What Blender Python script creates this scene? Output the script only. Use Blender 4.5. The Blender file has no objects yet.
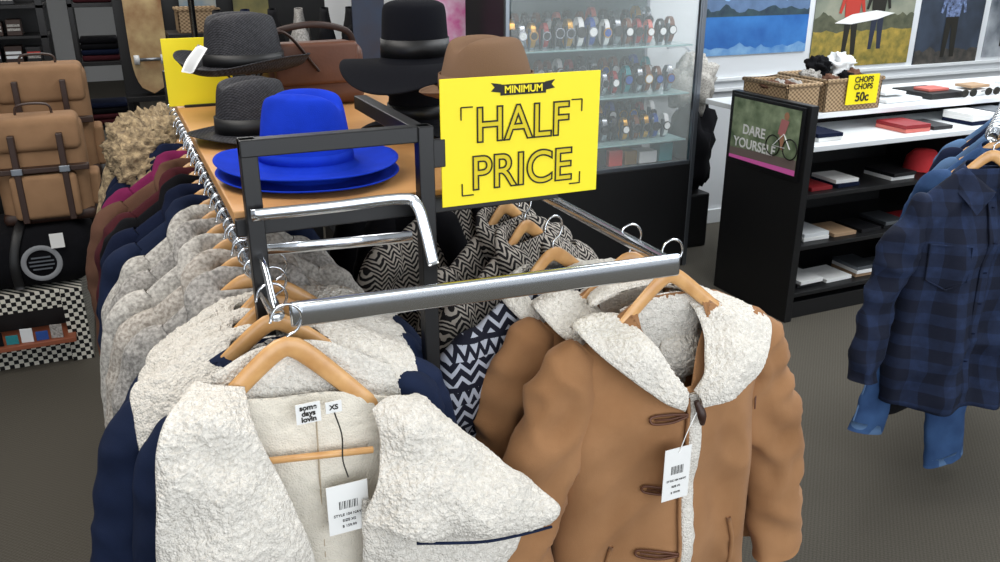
import bpy, math, random
from mathutils import Vector, noise, Matrix
random.seed(7)
sc=bpy.context.scene
try:
    sc.view_settings.view_transform='Standard'
except Exception: pass
V=Vector
# ------------------------------------------------------------------ materials
def lin(c):
    c=c/255.0
    return c/12.92 if c<=.04045 else ((c+.055)/1.055)**2.4
def col(rgb): return (lin(rgb[0]),lin(rgb[1]),lin(rgb[2]),1)
class NT:
    def __init__(s,name):
        s.m=bpy.data.materials.new(name); s.m.use_nodes=True; s.t=s.m.node_tree
        s.b=s.t.nodes['Principled BSDF']
    def n(s,ty,**k):
        nd=s.t.nodes.new(ty)
        for a,b in k.items(): setattr(nd,a,b)
        return nd
    def l(s,a,b): s.t.links.new(a,b)
    def coord(s):
        if not hasattr(s,'tc'): s.tc=s.n('ShaderNodeTexCoord')
        return s.tc.outputs['Object']
    def math(s,op,a,b=None,c=None):
        nd=s.n('ShaderNodeMath',operation=op)
        for i,x in enumerate((a,b,c)):
            if x is None: continue
            if isinstance(x,(int,float)): nd.inputs[i].default_value=x
            else: s.l(x,nd.inputs[i])
        return nd.outputs[0]
    def mix(s,f,a,b):
        nd=s.n('ShaderNodeMix',data_type='RGBA')
        if isinstance(f,(int,float)): nd.inputs[0].default_value=f
        else: s.l(f,nd.inputs[0])
        for i,x in ((6,a),(7,b)):
            if isinstance(x,tuple): nd.inputs[i].default_value=x
            else: s.l(x,nd.inputs[i])
        return nd.outputs[2]
    def noise(s,scale,detail=4,vec=None):
        nd=s.n('ShaderNodeTexNoise'); nd.inputs['Scale'].default_value=scale; nd.inputs['Detail'].default_value=detail
        s.l(vec or s.coord(),nd.inputs['Vector']); return nd.outputs[0]
    def bump(s,h,strength,dist=.002):
        nd=s.n('ShaderNodeBump'); nd.inputs['Strength'].default_value=strength; nd.inputs['Distance'].default_value=dist
        s.l(h,nd.inputs['Height']); s.l(nd.outputs[0],s.b.inputs['Normal'])
def M(name,rgb,rough=.6,metal=0,var=0,vs=12,bump=0,bs=300,bd=.002,sheen=0,kind='noise',coat=0,emit=0,rgb2=None,spec=None):
    k=NT(name); b=k.b
    b.inputs['Roughness'].default_value=rough; b.inputs['Metallic'].default_value=metal
    if spec is not None: b.inputs['Specular IOR Level'].default_value=spec
    c=col(rgb); b.inputs['Base Color'].default_value=c
    if var or rgb2:
        c2=col(rgb2) if rgb2 else tuple(x*(1-var) for x in c[:3])+(1,)
        f=k.noise(vs,5)
        f=k.math('MULTIPLY_ADD',f,2.2,-.6)
        nd=k.n('ShaderNodeClamp'); k.l(f,nd.inputs[0])
        k.l(k.mix(nd.outputs[0],c,c2),b.inputs['Base Color'])
    if bump:
        if kind=='noise': h=k.noise(bs,3)
        elif kind=='voronoi':
            vn=k.n('ShaderNodeTexVoronoi'); vn.inputs['Scale'].default_value=bs; k.l(k.coord(),vn.inputs['Vector'])
            h=k.math('ADD',k.math('MULTIPLY',vn.outputs['Distance'],-1.0),k.math('MULTIPLY',k.noise(bs*2,3),.6))
        k.bump(h,bump,bd)
    if sheen:
        b.inputs['Sheen Weight'].default_value=sheen
        b.inputs['Sheen Roughness'].default_value=.5
    if coat: b.inputs['Coat Weight'].default_value=coat
    if emit:
        b.inputs['Emission Color'].default_value=c; b.inputs['Emission Strength'].default_value=emit
    return k.m
def patmat(name,fn,rough=.85,bump=.3,bs=400,bd=.002):
    k=NT(name); k.b.inputs['Roughness'].default_value=rough; k.b.inputs['Specular IOR Level'].default_value=.25
    sx=k.n('ShaderNodeSeparateXYZ'); k.l(k.coord(),sx.inputs[0])
    k.l(fn(k,sx.outputs[0],sx.outputs[1],sx.outputs[2]),k.b.inputs['Base Color'])
    if bump: k.bump(k.noise(bs,3),bump,bd)
    return k.m
def chev(k,x,z,px,pz,amp,duty=.5):
    tri=k.math('MULTIPLY',k.math('ABSOLUTE',k.math('SUBTRACT',k.math('FRACT',k.math('MULTIPLY',x,1/px)),.5)),2*amp)
    v=k.math('FRACT',k.math('ADD',k.math('MULTIPLY',z,1/pz),tri))
    return k.math('LESS_THAN',v,duty)
def f_chev(k,x,y,z):
    a=chev(k,k.math('ADD',k.math('ADD',x,k.math('MULTIPLY',y,.8)),k.math('MULTIPLY',k.noise(30,2),.02)),k.math('ADD',z,k.math('MULTIPLY',k.noise(25,2),.012)),.038,.013,1.4,.55)
    return k.mix(a,col((180,172,162)),col((30,28,30)))
def f_aztec(k,x,y,z):
    a=chev(k,x,z,.04,.024,.8,.4)
    zz=k.math('FRACT',k.math('MULTIPLY',z,1/.085))
    band=k.math('LESS_THAN',zz,.4)
    b=chev(k,x,z,.024,.034,.7,.5)
    line=k.math('LESS_THAN',k.math('ABSOLUTE',k.math('SUBTRACT',zz,.4)),.06)
    s=k.math('ADD',k.math('MULTIPLY',band,b),k.math('MULTIPLY',k.math('SUBTRACT',1.0,band),a))
    s=k.math('MULTIPLY',s,k.math('SUBTRACT',1.0,line))
    return k.mix(s,col((20,22,36)),col((172,176,188)))
def f_plaid(k,x,y,z):
    a=k.math('LESS_THAN',k.math('FRACT',k.math('MULTIPLY',x,1/.07)),.45)
    b=k.math('LESS_THAN',k.math('FRACT',k.math('MULTIPLY',z,1/.07)),.45)
    s=k.math('MULTIPLY',k.math('ADD',a,b),.5)
    return k.mix(k.math('MULTIPLY',s,k.noise(40,3)),col((17,23,40)),col((38,54,88)))
def f_check(k,x,y,z):
    a=k.math('LESS_THAN',k.math('FRACT',k.math('MULTIPLY',k.math('ADD',x,y),1/.036)),.5)
    b=k.math('LESS_THAN',k.math('FRACT',k.math('MULTIPLY',z,1/.036)),.5)
    s=k.math('ABSOLUTE',k.math('SUBTRACT',a,b))
    return k.mix(s,col((18,18,18)),col((215,212,200)))
def f_wicker(k,x,y,z):
    a=k.math('SINE',k.math('MULTIPLY',k.math('ADD',x,y),260)); b=k.math('SINE',k.math('MULTIPLY',z,330))
    s=k.math('MULTIPLY_ADD',k.math('MULTIPLY',a,b),.5,.5)
    return k.mix(s,col((98,76,54)),col((196,168,132)))
def f_straw(k,x,y,z):
    a=k.math('SINE',k.math('MULTIPLY',k.math('ADD',x,k.math('MULTIPLY',y,.5)),700)); b=k.math('SINE',k.math('MULTIPLY',k.math('ADD',z,k.math('MULTIPLY',y,.6)),900))
    s=k.math('MULTIPLY_ADD',k.math('MULTIPLY',a,b),.5,.5)
    s=k.math('MULTIPLY',s,k.noise(120,3))
    return k.mix(s,col((10,10,14)),col((88,88,94)))
def f_carpet(k,x,y,z):
    n=k.noise(5,3); w=k.math('MULTIPLY_ADD',k.math('MULTIPLY',k.math('SINE',k.math('MULTIPLY',x,420)),k.math('SINE',k.math('MULTIPLY',y,420))),.25,.5)
    m=k.math('MULTIPLY_ADD',k.math('SUBTRACT',k.noise(260,3),.5),1.4,w)
    c=k.mix(m,col((63,60,53)),col((99,94,85)))
    return k.mix(k.math('MULTIPLY',n,.35),c,col((82,78,71)))
def f_knit(c1,c2):
    def f(k,x,y,z):
        n=k.noise(130,4); n=k.math('MULTIPLY_ADD',n,3.0,-1.0)
        cl=k.n('ShaderNodeClamp'); k.l(n,cl.inputs[0])
        return k.mix(cl.outputs[0],col(c1),col(c2))
    return f
m_chev=patmat('chevron_knit',f_chev); m_aztec=patmat('aztec_knit',f_aztec); m_plaid=patmat('plaid_cotton',f_plaid)
m_check=patmat('checkerboard',f_check,.5,0); m_wicker=patmat('wicker',f_wicker,.6,.5); 
m_carpet=patmat('carpet',f_carpet,.95,.4,500)
m_straw=patmat('black_straw',f_straw,.6,.6,260,.003)
m_fleece=M('white_fleece',(240,235,226),.95,rgb2=(214,208,198),vs=130,bump=.8,bs=230,bd=.0045,kind='voronoi',spec=.08)
m_lining=M('cream_lining',(226,219,205),.95,var=.08,vs=60,bump=.5,bs=300,bd=.003,kind='voronoi',spec=.1)
m_denim=M('navy_denim',(24,36,64),.85,var=.35,vs=14,bump=.4,bs=700,spec=.2)
m_seam=M('seam_thread',(176,160,136),.8)
m_suede=M('tan_suede',(168,125,88),.95,rgb2=(138,99,66),vs=6,bump=.3,bs=450,sheen=.08,spec=.1)
m_lea=M('brown_leather',(98,58,38),.5,var=.3,bump=.2,bs=120)
m_dlea=M('dark_leather',(52,32,24),.5)
m_wood=M('hanger_wood',(218,170,112),.35,rgb2=(192,140,84),vs=30,coat=.3)
m_shelf=M('shelf_wood',(204,154,98),.45,rgb2=(186,134,82),vs=9)
m_chrome=M('chrome',(215,218,222),.13,1)
m_blackm=M('black_steel',(16,16,18),.4,.1)
m_black=M('black_laminate',(13,13,15),.5)
m_alu=M('aluminium',(140,146,154),.35,.9)
m_white=M('white_laminate',(225,228,230),.35)
m_wall=M('white_wall_paint',(214,217,220),.8)
m_ceil=M('ceiling_paint',(225,225,222),.9)
m_yel=M('yellow_card',(246,226,20),.55)
m_ink=M('black_ink',(28,26,18),.7)
m_olive=M('olive_ink',(222,200,22),.7)
m_paper=M('white_paper',(236,236,234),.6)
m_red=M('red_ink',(205,50,40),.6)
m_blue=M('blue_felt',(20,56,190),.9,var=.2,vs=25,bump=.3,bs=500,spec=.15)
m_blkfelt=M('black_felt',(15,16,22),.95,bump=.3,bs=400,spec=.15)
m_brnfelt=M('taupe_felt',(122,96,76),.95,bump=.3,bs=400,spec=.15)
m_ribbon=M('black_ribbon',(12,12,14),.5)
m_grey=patmat('grey_marl_knit',f_knit((122,119,115),(182,178,173)),.95,.6,200,.003)
m_lgrey=patmat('light_grey_knit',f_knit((148,144,138),(206,202,195)),.95,.6,200,.003)
m_oat=patmat('oatmeal_knit',f_knit((140,132,123),(198,191,182)),.95,.6,180,.003)
m_navy=M('navy_wool',(22,30,54),.95,var=.3,bump=.4,bs=300,spec=.15)
m_blackw=M('black_wool',(17,17,21),.95,var=.3,bump=.4,bs=300,spec=.15)
m_mag=M('magenta_knit',(130,40,86),.95,var=.3,bump=.5,bs=250,spec=.15)
m_brn=M('brown_wool',(104,74,60),.95,var=.3,bump=.5,bs=250,spec=.15)
m_maroon=M('maroon_wool',(76,34,40),.95,var=.3,bump=.5,bs=250,spec=.15)
m_fur=M('faux_fur',(200,176,138),.95,rgb2=(92,78,62),vs=55,bump=1,bs=90,bd=.01)
m_canvas=M('brown_canvas',(156,121,90),.85,var=.25,vs=10,bump=.4,bs=500,spec=.2)
m_jean=M('blue_jean',(56,86,128),.85,rgb2=(34,56,92),vs=10,bump=.4,bs=600,spec=.2)
m_ljean=M('light_jean',(84,112,148),.85,var=.3,vs=10,bump=.4,bs=600,spec=.2)
m_glass=NT('clear_glass'); g=m_glass
g.b.inputs['Base Color'].default_value=(.9,.97,.96,1); g.b.inputs['Roughness'].default_value=.03; g.b.inputs['Alpha'].default_value=.10
m_glass=g.m
# ------------------------------------------------------------------ objects
def group(name,loc=(0,0,0)):
    e=bpy.data.objects.new(name,None); e.empty_display_size=.05; e.location=loc; sc.collection.objects.link(e); return e
def link(o,parent):
    sc.collection.objects.link(o)
    if parent is not None:
        o.parent=parent; o.location=V(o.location)-V(parent.location)
    return o
def obj(name,verts,faces,mats,parent=None,smooth=True,mi=None):
    me=bpy.data.meshes.new(name); me.from_pydata([tuple(v) for v in verts],[],faces)
    if not isinstance(mats,(list,tuple)): mats=[mats]
    for m in mats: me.materials.append(m)
    if smooth: me.polygons.foreach_set('use_smooth',[True]*len(me.polygons))
    if mi: me.polygons.foreach_set('material_index',mi)
    me.update()
    return link(bpy.data.objects.new(name,me),parent)
def box(name,x0,x1,y0,y1,z0,z1,mat,parent=None,bev=.003,rot=0,seg=2):
    cx,cy,cz=(x0+x1)/2,(y0+y1)/2,(z0+z1)/2
    vs=[(sx*(x1-x0)/2,sy*(y1-y0)/2,sz*(z1-z0)/2) for sx in(-1,1) for sy in(-1,1) for sz in(-1,1)]
    c_,s_=math.cos(rot),math.sin(rot)
    vs=[(cx+a*c_-b*s_,cy+a*s_+b*c_,cz+c) for a,b,c in vs]
    fs=[(0,1,3,2),(4,6,7,5),(0,4,5,1),(2,3,7,6),(0,2,6,4),(1,5,7,3)]
    o=obj(name,vs,fs,mat,parent,False)
    if bev:
        m=o.modifiers.new('b','BEVEL'); m.width=bev; m.segments=seg; 
        if seg>2: o.data.polygons.foreach_set('use_smooth',[True]*6)
    return o
def crom(P,n):
    P=[V(p) for p in P]
    if len(P)<3: 
        return [P[0].lerp(P[1],i/n) for i in range(n+1)]
    Q=[P[0]*2-P[1]]+P+[P[-1]*2-P[-2]]; out=[]; segs=len(P)-1
    for i in range(n+1):
        t=i/n*segs; k=min(int(t),segs-1); t-=k
        a,b,c,d=Q[k:k+4]
        out.append(.5*((2*b)+(c-a)*t+(2*a-5*b+4*c-d)*t*t+(3*b-a-3*c+d)*t**3))
    return out
def tube(name,pts,r,mat,parent=None,n=12,res=0,ratio=1,up=(0,0,1),amp=0,ns=20,caps=True,closed=False,wr=0):
    """swept tube; ratio = thickness(along up)/width"""
    if res: 
        if not isinstance(r,(int,float)):
            r=[v.x for v in crom([(a,0,0) for a in r],res)]
        pts=crom(pts,res)
    pts=[V(p) for p in pts]; N=len(pts)
    if isinstance(r,(int,float)): r=[r]*N
    vs=[];up=V(up);prev=None
    for i,p in enumerate(pts):
        if closed: t=(pts[(i+1)%N]-pts[i-1])
        else: t=pts[min(i+1,N-1)]-pts[max(i-1,0)]
        if t.length<1e-9: t=V((0,0,1))
        t.normalize()
        s=t.cross(up)
        if s.length<.15:
            s=prev.copy() if prev is not None else t.cross(V((0,1,0)))
            s-=t*s.dot(t)
        s.normalize(); 
        if prev is not None and s.dot(prev)<0: s=-s
        prev=s; w=s.cross(t)
        for k in range(n):
            a=2*math.pi*k/n; d=s*math.cos(a)+w*math.sin(a)*ratio
            q=p+d*r[i]
            if amp: q+=d.normalized()*amp*(noise.noise(q*ns)+.5*noise.noise(q*ns*2.3))
            if wr:
                e=noise.noise(V((q.x*9+q.z*9,q.y*9,q.z*11-q.x*9))); q+=d.normalized()*wr*(1-3*abs(e))*smooth(i/N*3)
            vs.append(q)
    fs=[]
    for i in range(N if closed else N-1):
        for k in range(n):
            a=i*n+k;b=i*n+(k+1)%n;c=((i+1)%N)*n+(k+1)%n;d=((i+1)%N)*n+k
            fs.append((a,b,c,d))
    if caps and not closed:
        fs.append(tuple(range(n))); fs.append(tuple((N-1)*n+k for k in range(n))[::-1])
    return obj(name,vs,fs,mat,parent)
def ring(c,r,axis='z',n=24):
    out=[]
    for i in range(n):
        a=2*math.pi*i/n
        u,v=r*math.cos(a),r*math.sin(a)
        out.append(V(c)+(V((u,v,0)) if axis=='z' else V((u,0,v)) if axis=='y' else V((0,u,v))))
    return out
def lathe(name,prof,c,mat,parent=None,n=48,sx=1,sy=1,deform=None,rot=0):
    vs=[]
    for r,z in prof:
        for k in range(n):
            a=2*math.pi*k/n; p=V((r*math.cos(a)*sx,r*math.sin(a)*sy,z))
            if deform: p=deform(p)
            if rot: p=Matrix.Rotation(rot,3,'Z')@p
            vs.append(p+V(c))
    fs=[(i*n+k,i*n+(k+1)%n,(i+1)*n+(k+1)%n,(i+1)*n+k) for i in range(len(prof)-1) for k in range(n)]
    return obj(name,vs,fs,mat,parent)
def patch(name,grid,mat,parent=None,nu=60,nv=60,th=.009,amp=.003,ns=70,org=(0,0,0),low=0):
    """thick cloth sheet through a grid of control points with rounded edges"""
    rows=[crom(r,nv) for r in grid]
    cols=[crom([rows[i][j] for i in range(len(rows))],nu) for j in range(nv+1)]
    P=[[cols[j][i]+V(org) for j in range(nv+1)] for i in range(nu+1)]
    if low:
        for i in range(nu+1):
            for j in range(nv+1):
                q=P[i][j]; P[i][j]=q+V((0,low*noise.noise(q*14),low*.5*noise.noise(q*13+V((5,5,5)))))
    vs=[]
    for sgn in (1,-1):
        for i in range(nu+1):
            for j in range(nv+1):
                du=P[min(i+1,nu)][j]-P[max(i-1,0)][j]; dv=P[i][min(j+1,nv)]-P[i][max(j-1,0)]
                nrm=du.cross(dv)
                if nrm.length<1e-12: nrm=V((0,-1,0))
                nrm.normalize()
                e=max(0,(1-abs(2*i/nu-1)**8))*max(0,(1-abs(2*j/nv-1)**8))
                q=P[i][j]; h=th*math.sqrt(e)
                a=amp*(noise.noise(q*ns)+.8*noise.noise(q*ns*2.1+V((3,3,3)))) if amp else 0
                vs.append(q+nrm*sgn*(h+a*(.3+.7*e)))
    S=(nu+1)*(nv+1); fs=[]
    for i in range(nu):
        for j in range(nv):
            a=i*(nv+1)+j;b=a+1;c=a+nv+2;d=a+nv+1
            fs.append((a,d,c,b)); fs.append((a+S,b+S,c+S,d+S))
    def edge(seq):
        for a,b in zip(seq,seq[1:]): fs.append((a,b,b+S,a+S))
    edge([j for j in range(nv+1)]);edge([nu*(nv+1)+j for j in range(nv+1)]);edge([i*(nv+1) for i in range(nu+1)]);edge([i*(nv+1)+nv for i in range(nu+1)])
    return obj(name,vs,fs,mat,parent)
def poly(name,pts,mat,parent=None):
    return obj(name,pts,[tuple(range(len(pts)))],mat,parent,False)
def text(name,s,size,loc,mat,parent,rot=(math.pi/2,0,0),outline=0,bold=0,align='CENTER',ext=.0004,sx=1):
    cu=bpy.data.curves.new(name,'FONT'); cu.body=s; cu.size=size; cu.align_x=align; cu.align_y='CENTER'
    cu.offset=bold
    if outline: cu.fill_mode='NONE'; cu.bevel_depth=outline
    else: cu.extrude=ext
    cu.materials.append(mat); o=bpy.data.objects.new(name,cu); o.rotation_euler=rot; o.location=loc; o.scale=(sx,1,1)
    return link(o,parent)
def smooth(x): x=max(0,min(1,x)); return x*x*(3-2*x)
# ------------------------------------------------------------------ clothing
def hanger(parent,cx,cy,zr,rot=0,hw=.17,tilt=0,bar=True,drop=.06,wood=None,thick=.016,steep=.15):
    R=Matrix.Rotation(rot,3,'Z')@Matrix.Rotation(tilt,3,'Y'); o=V((cx,cy,zr))
    T=lambda p:o+R@V(p)
    pts=[];r=[]
    for i in range(-14,15):
        u=i/14; pts.append(T((u*hw,-.018*u*u,-drop+.002-steep*(math.sqrt(u*u+.012)-.11)*(hw/.17)))); r.append(thick-.004*abs(u))
    tube('hanger_wings',pts,r,wood or m_wood,parent,n=12,ratio=.42,up=T((0,1,0))-o)
    hk=[(0,0,-drop),(0,0,-.03),(.016,0,-.02),(.0245,0,0),(.017,0,.018),(0,0,.025),(-.018,0,.017),(-.025,0,-.004)]
    tube('hanger_hook',[T(p) for p in hk],.0024,m_chrome,parent,n=6,res=20,up=T((0,1,0))-o)
    if bar: tube('hanger_bar',[T((-hw*.8,0,-drop-.095)),T((hw*.8,0,-drop-.095))],.006,m_wood,parent,n=8)
def garment(name,cx,cy,zt,mat,hw=.21,length=.7,rot=0,depth=.06,hem=1.08,sl=.5,so=.03,sr=.058,seed=0,amp=.016,parent=None,
            sleeves=True,collar=None,cmat=None,zr=None,rows=44,N=72,wr=.004,drop=.06,swr=.004,hhw=.17,vn=0):
    p=parent or group(name,(cx,cy,zt))
    R=Matrix.Rotation(rot,3,'Z'); o=V((cx,cy,zt)); T=lambda q:o+R@V(q)
    nw=.075
    def wd(d):
        q=d/.105
        if q<1: w=nw+(hw-nw)*(q**.85)
        else: w=hw*(1+(hem-1)*smooth((d-.105)/(length-.105)))
        return w
    def dp(d): return .02+(depth-.02)*smooth(d/.22)+.012*smooth(d/length)
    def front(x,d,side=-1):
        w=wd(d); u=max(-1,min(1,x/w)); y=dp(d)*(1-abs(u)**2.6)**.5
        f=amp*smooth(d/length*1.6)*(noise.noise(V((x*11+seed*3.1,side*4+seed,d*1.6)))*1.6)
        e=noise.noise(V((x*5+d*4+seed,side*3.3,d*7-x*6*(1 if x>0 else -1))))
        f+=wr*(1-2.6*abs(e))*smooth(d/.12)
        return side*(y+f*(1-u**4))
    vs=[]
    for i in range(rows+1):
        s=i/rows; d0=length*(s**1.25)
        for k in range(N):
            a=2*math.pi*k/N; ca,sa=math.cos(a),math.sin(a)
            side=-1 if sa<0 else 1
            x=wd(d0)*(abs(ca)**.85)*(1 if ca>=0 else -1); d=d0
            if vn and side<0 and abs(x)<.1: d=max(d0,vn*(1-abs(x)/.1))
            q=V((x,front(x,d,side),-d))
            q.x+=(1 if ca>0 else -1)*amp*.5*noise.noise(V((seed,d*6,ca)))*smooth(d/.2)
            q.z+=.012*noise.noise(V((x*8,seed,side)))*s
            vs.append(T(q))
    fs=[(i*N+k,(i+1)*N+k,(i+1)*N+(k+1)%N,i*N+(k+1)%N) for i in range(rows) for k in range(N)]
    b=obj('body',vs,fs,mat,p); 
    if not vn: m=b.modifiers.new('s','SOLIDIFY'); m.thickness=.004; m.offset=-1
    if sleeves:
        for s in (-1,1):
            j=noise.noise(V((seed*7.7,s,0)))*.02
            pts=[(s*(hw-.06),0,-.085),(s*(hw-.02),0,-.125),(s*(hw+.005+so*.3),.0+j,-.09-sl*.3),(s*(hw+.015+so*.75),-.006+j,-.09-sl*.6),(s*(hw+.02+so),-.022+j*2,-.09-sl)]
            tube('sleeve',[T(q) for q in pts],[sr*.45,sr*.92,sr,sr*.92,sr*.8],mat,p,n=32,res=60,ratio=.72,up=R@V((0,1,0)),amp=.009,ns=10,wr=swr)
    F=lambda x,d,off=.004:T((x,front(x,d)-off,-d))
    if collar=='shawl':
        for s in (-1,1):
            pts=[T((0,.035,.005)),T((s*.05,.03,.005)),T((s*.078,0,-.01)),T((s*.07,-.04,-.06)),F(s*.045,.15,.01),F(s*.02,.28,.008),F(s*.015,length*.6,.006),F(s*.015,length*.97,.006)]
            tube('shawl_collar',pts,[.02,.028,.036,.044,.038,.026,.02,.018],cmat or mat,p,n=18,res=60,ratio=.45,up=R@V((0,1,0)),amp=.006,ns=22)
    if collar=='fur':
        for s in (-1,1):
            pts=[T((0,.05,.03)),T((s*.07,.03,.03)),T((s*.15,-.03,-.01)),T((s*.13,-.07,-.10)),T((s*.07,-.08,-.24))]
            tube('fur_collar',pts,[.05,.065,.085,.075,.035],cmat,p,n=40,res=70,ratio=.8,up=R@V((0,1,0)),amp=.034,ns=48)
    if collar=='shirt':
        for s in (-1,1):
            patch('collar_leaf',[[T(q) for q in r] for r in [[(s*.005,.045,.012),(s*.05,.03,.012),(s*.07,-.01,.0),(s*.03,-.05,-.04),(s*.008,-.058,-.055)],
                                 [(s*.005,.062,-.02),(s*.075,.045,-.025),(s*.1,-.01,-.05),(s*.085,-.06,-.085),(s*.06,-.068,-.115)]]],mat,p,nu=8,nv=30,th=.003,amp=0)
        tube('button_placket',[F(0,d,.003) for d in [.07+i*(length-.09)/24 for i in range(25)]],.015,mat,p,n=8,ratio=.15,up=R@V((0,1,0)))
        for i in range(6): 
            q=F(0,.1+i*.09,.007); lathe('button',[(0.001,-.001),(.005,-.001),(.005,.001),(.001,.001)],q,m_navy,p,n=10)
        for s in (-1,1):
            pk_=[F(s*.11+dx,d,.004) for dx,d in ((-.05,.2),(.05,.2),(.05,.3),(0,.325),(-.05,.3),(-.05,.2))]
            tube('chest_pocket_edge',pk_,.003,mat,p,n=6)
    if zr is not None: hanger(p,cx,cy,zr,rot,hw=min(hhw,hw-.02),drop=drop,bar=False)
    return p,T,F
ZR=1.07
# ------------------------------------------------------------------ room
box('floor',-4,8,-2,13,-.05,0,m_carpet,None,0)
box('ceiling',-4,8,-2,13,3.0,3.05,m_ceil,None,0)
box('wall_back',1.45,8,4.22,4.32,0,3,m_wall,None,0)
box('wall_rear',-4,1.45,12.9,13,0,3,m_wall,None,0)
box('wall_partition',1.45,1.55,4.32,12.9,0,3,m_wall,None,0)
box('wall_left',-4.1,-4,-2,13,0,3,m_wall,None,0)
box('wall_right',8,8.1,-2,13,0,3,m_wall,None,0)
box('baseboard_back',1.56,8,4.2,4.22,0,.09,m_white,None,.002)
for i,z in enumerate((.84,.90)): box('trim_%d'%(i+1),2.75,8,4.195,4.219,z-.01,z+.01,m_white,None,.002)
# ------------------------------------------------------------------ display rack
rk=group('clothes_rack',(.5,2.3,0))
def post(x,y,z1,s=.028,p=rk,m=m_blackm,z0=0): box('post',x,x+s,y,y+s,z0,z1,m,p,.002)
post(.165,1.39,1.325);post(.462,1.38,1.325)
box('frame_top_bar',.165,.488,1.385,1.412,1.297,1.325,m_blackm,rk,.002)
box('frame_side_bar',.46,.488,1.40,1.80,1.292,1.32,m_blackm,rk,.002)
post(.165,3.42,1.2);post(.86,3.42,1.2);post(.46,2.35,1.19)
box('hat_shelf',.15,.76,1.44,2.75,1.172,1.196,m_shelf,rk,.003)
box('shelf_front_rail',.15,.76,1.425,1.44,1.155,1.185,m_blackm,rk,.002)
box('shelf_support_beam',.178,.885,3.42,3.445,1.15,1.175,m_blackm,rk,.002)
box('shelf_bearer',.46,.485,2.35,3.43,1.146,1.17,m_blackm,rk,.002)
tube('hang_rail_left',[(.18,1.27,ZR),(.18,3.45,ZR)],.0125,m_chrome,rk,n=16)
tube('hang_rail_right',[(.885,1.215,ZR),(.885,3.45,ZR)],.0125,m_chrome,rk,n=16)
box('front_bar',.197,.898,1.226,1.240,ZR-.021,ZR+.021,m_chrome,rk,.0055,rot=-.075,seg=4)
tube('chrome_arm',[(.17,1.375,1.205),(.30,1.37,1.205),(.42,1.372,1.205),(.448,1.365,1.195),(.458,1.35,1.15),(.466,1.335,1.09)],.0105,m_chrome,rk,n=14,res=40,ratio=.35,up=(0,1,0))
tube('chrome_crossbar',[(.19,1.40,1.135),(.44,1.37,1.135)],.0105,m_chrome,rk,n=14,ratio=.35,up=(0,1,0))
tube('rail_bracket',[(.18,1.40,1.13),(.18,1.35,1.12),(.18,1.31,1.09),(.18,1.28,ZR)],.006,m_chrome,rk,n=10,res=20)
for i in range(26):
    y=1.5+i*.072
    tube('rail_ring',ring((.18,y,ZR),.0165,'y',14),.0025,m_chrome,rk,n=5,closed=True,up=(0,1,0))
# ------------------------------------------------------------------ sign
sg=group('sale_sign',(.66,1.40,1.28))
W0,W1,Z0,Z1,YS=.504,.820,1.176,1.402,1.385
box('card',W0,W1,YS,YS+.003,Z0,Z1,m_yel,sg,.001)
box('clip',.470,.512,YS-.001,YS+.012,1.25,1.30,m_blackm,sg,.002)
cxs=(W0+W1)/2
for nm,s,z in (('half','HALF',1.316),('price','PRICE',1.230)):
    text(nm,s,.086,(cxs,YS-.0016,z),m_ink,sg,outline=.0015,sx=.93,bold=.0012)
    text(nm+'_fill',s,.086,(cxs,YS-.0006,z),m_olive,sg,sx=.93,ext=.0003)
poly('banner',[(cxs-.045,YS-.0012,1.368),(cxs+.045,YS-.0012,1.368),(cxs+.045,YS-.0012,1.387),(cxs-.045,YS-.0012,1.387)],m_ink,sg)
for s in (-1,1): poly('banner_tail',[(cxs+s*.043,YS-.001,1.373),(cxs+s*.063,YS-.001,1.376),(cxs+s*.056,YS-.001,1.383),(cxs+s*.063,YS-.001,1.391),(cxs+s*.043,YS-.001,1.388)][::s],m_ink,sg)
text('minimum','MINIMUM',.0175,(cxs,YS-.0022,1.3775),m_yel,sg,bold=.0004)
for sx_ in (-1,1):
    for zc,sz in ((1.352,1),(1.194,-1)):
        x=cxs+sx_*.120
        for a,b in (((x,zc),(x-sx_*.022,zc)),((x,zc),(x,zc-sz*.022))):
            tube('corner_mark',[(a[0],YS-.001,a[1]),(b[0],YS-.001,b[1])],.0013,m_ink,sg,n=6)
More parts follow.
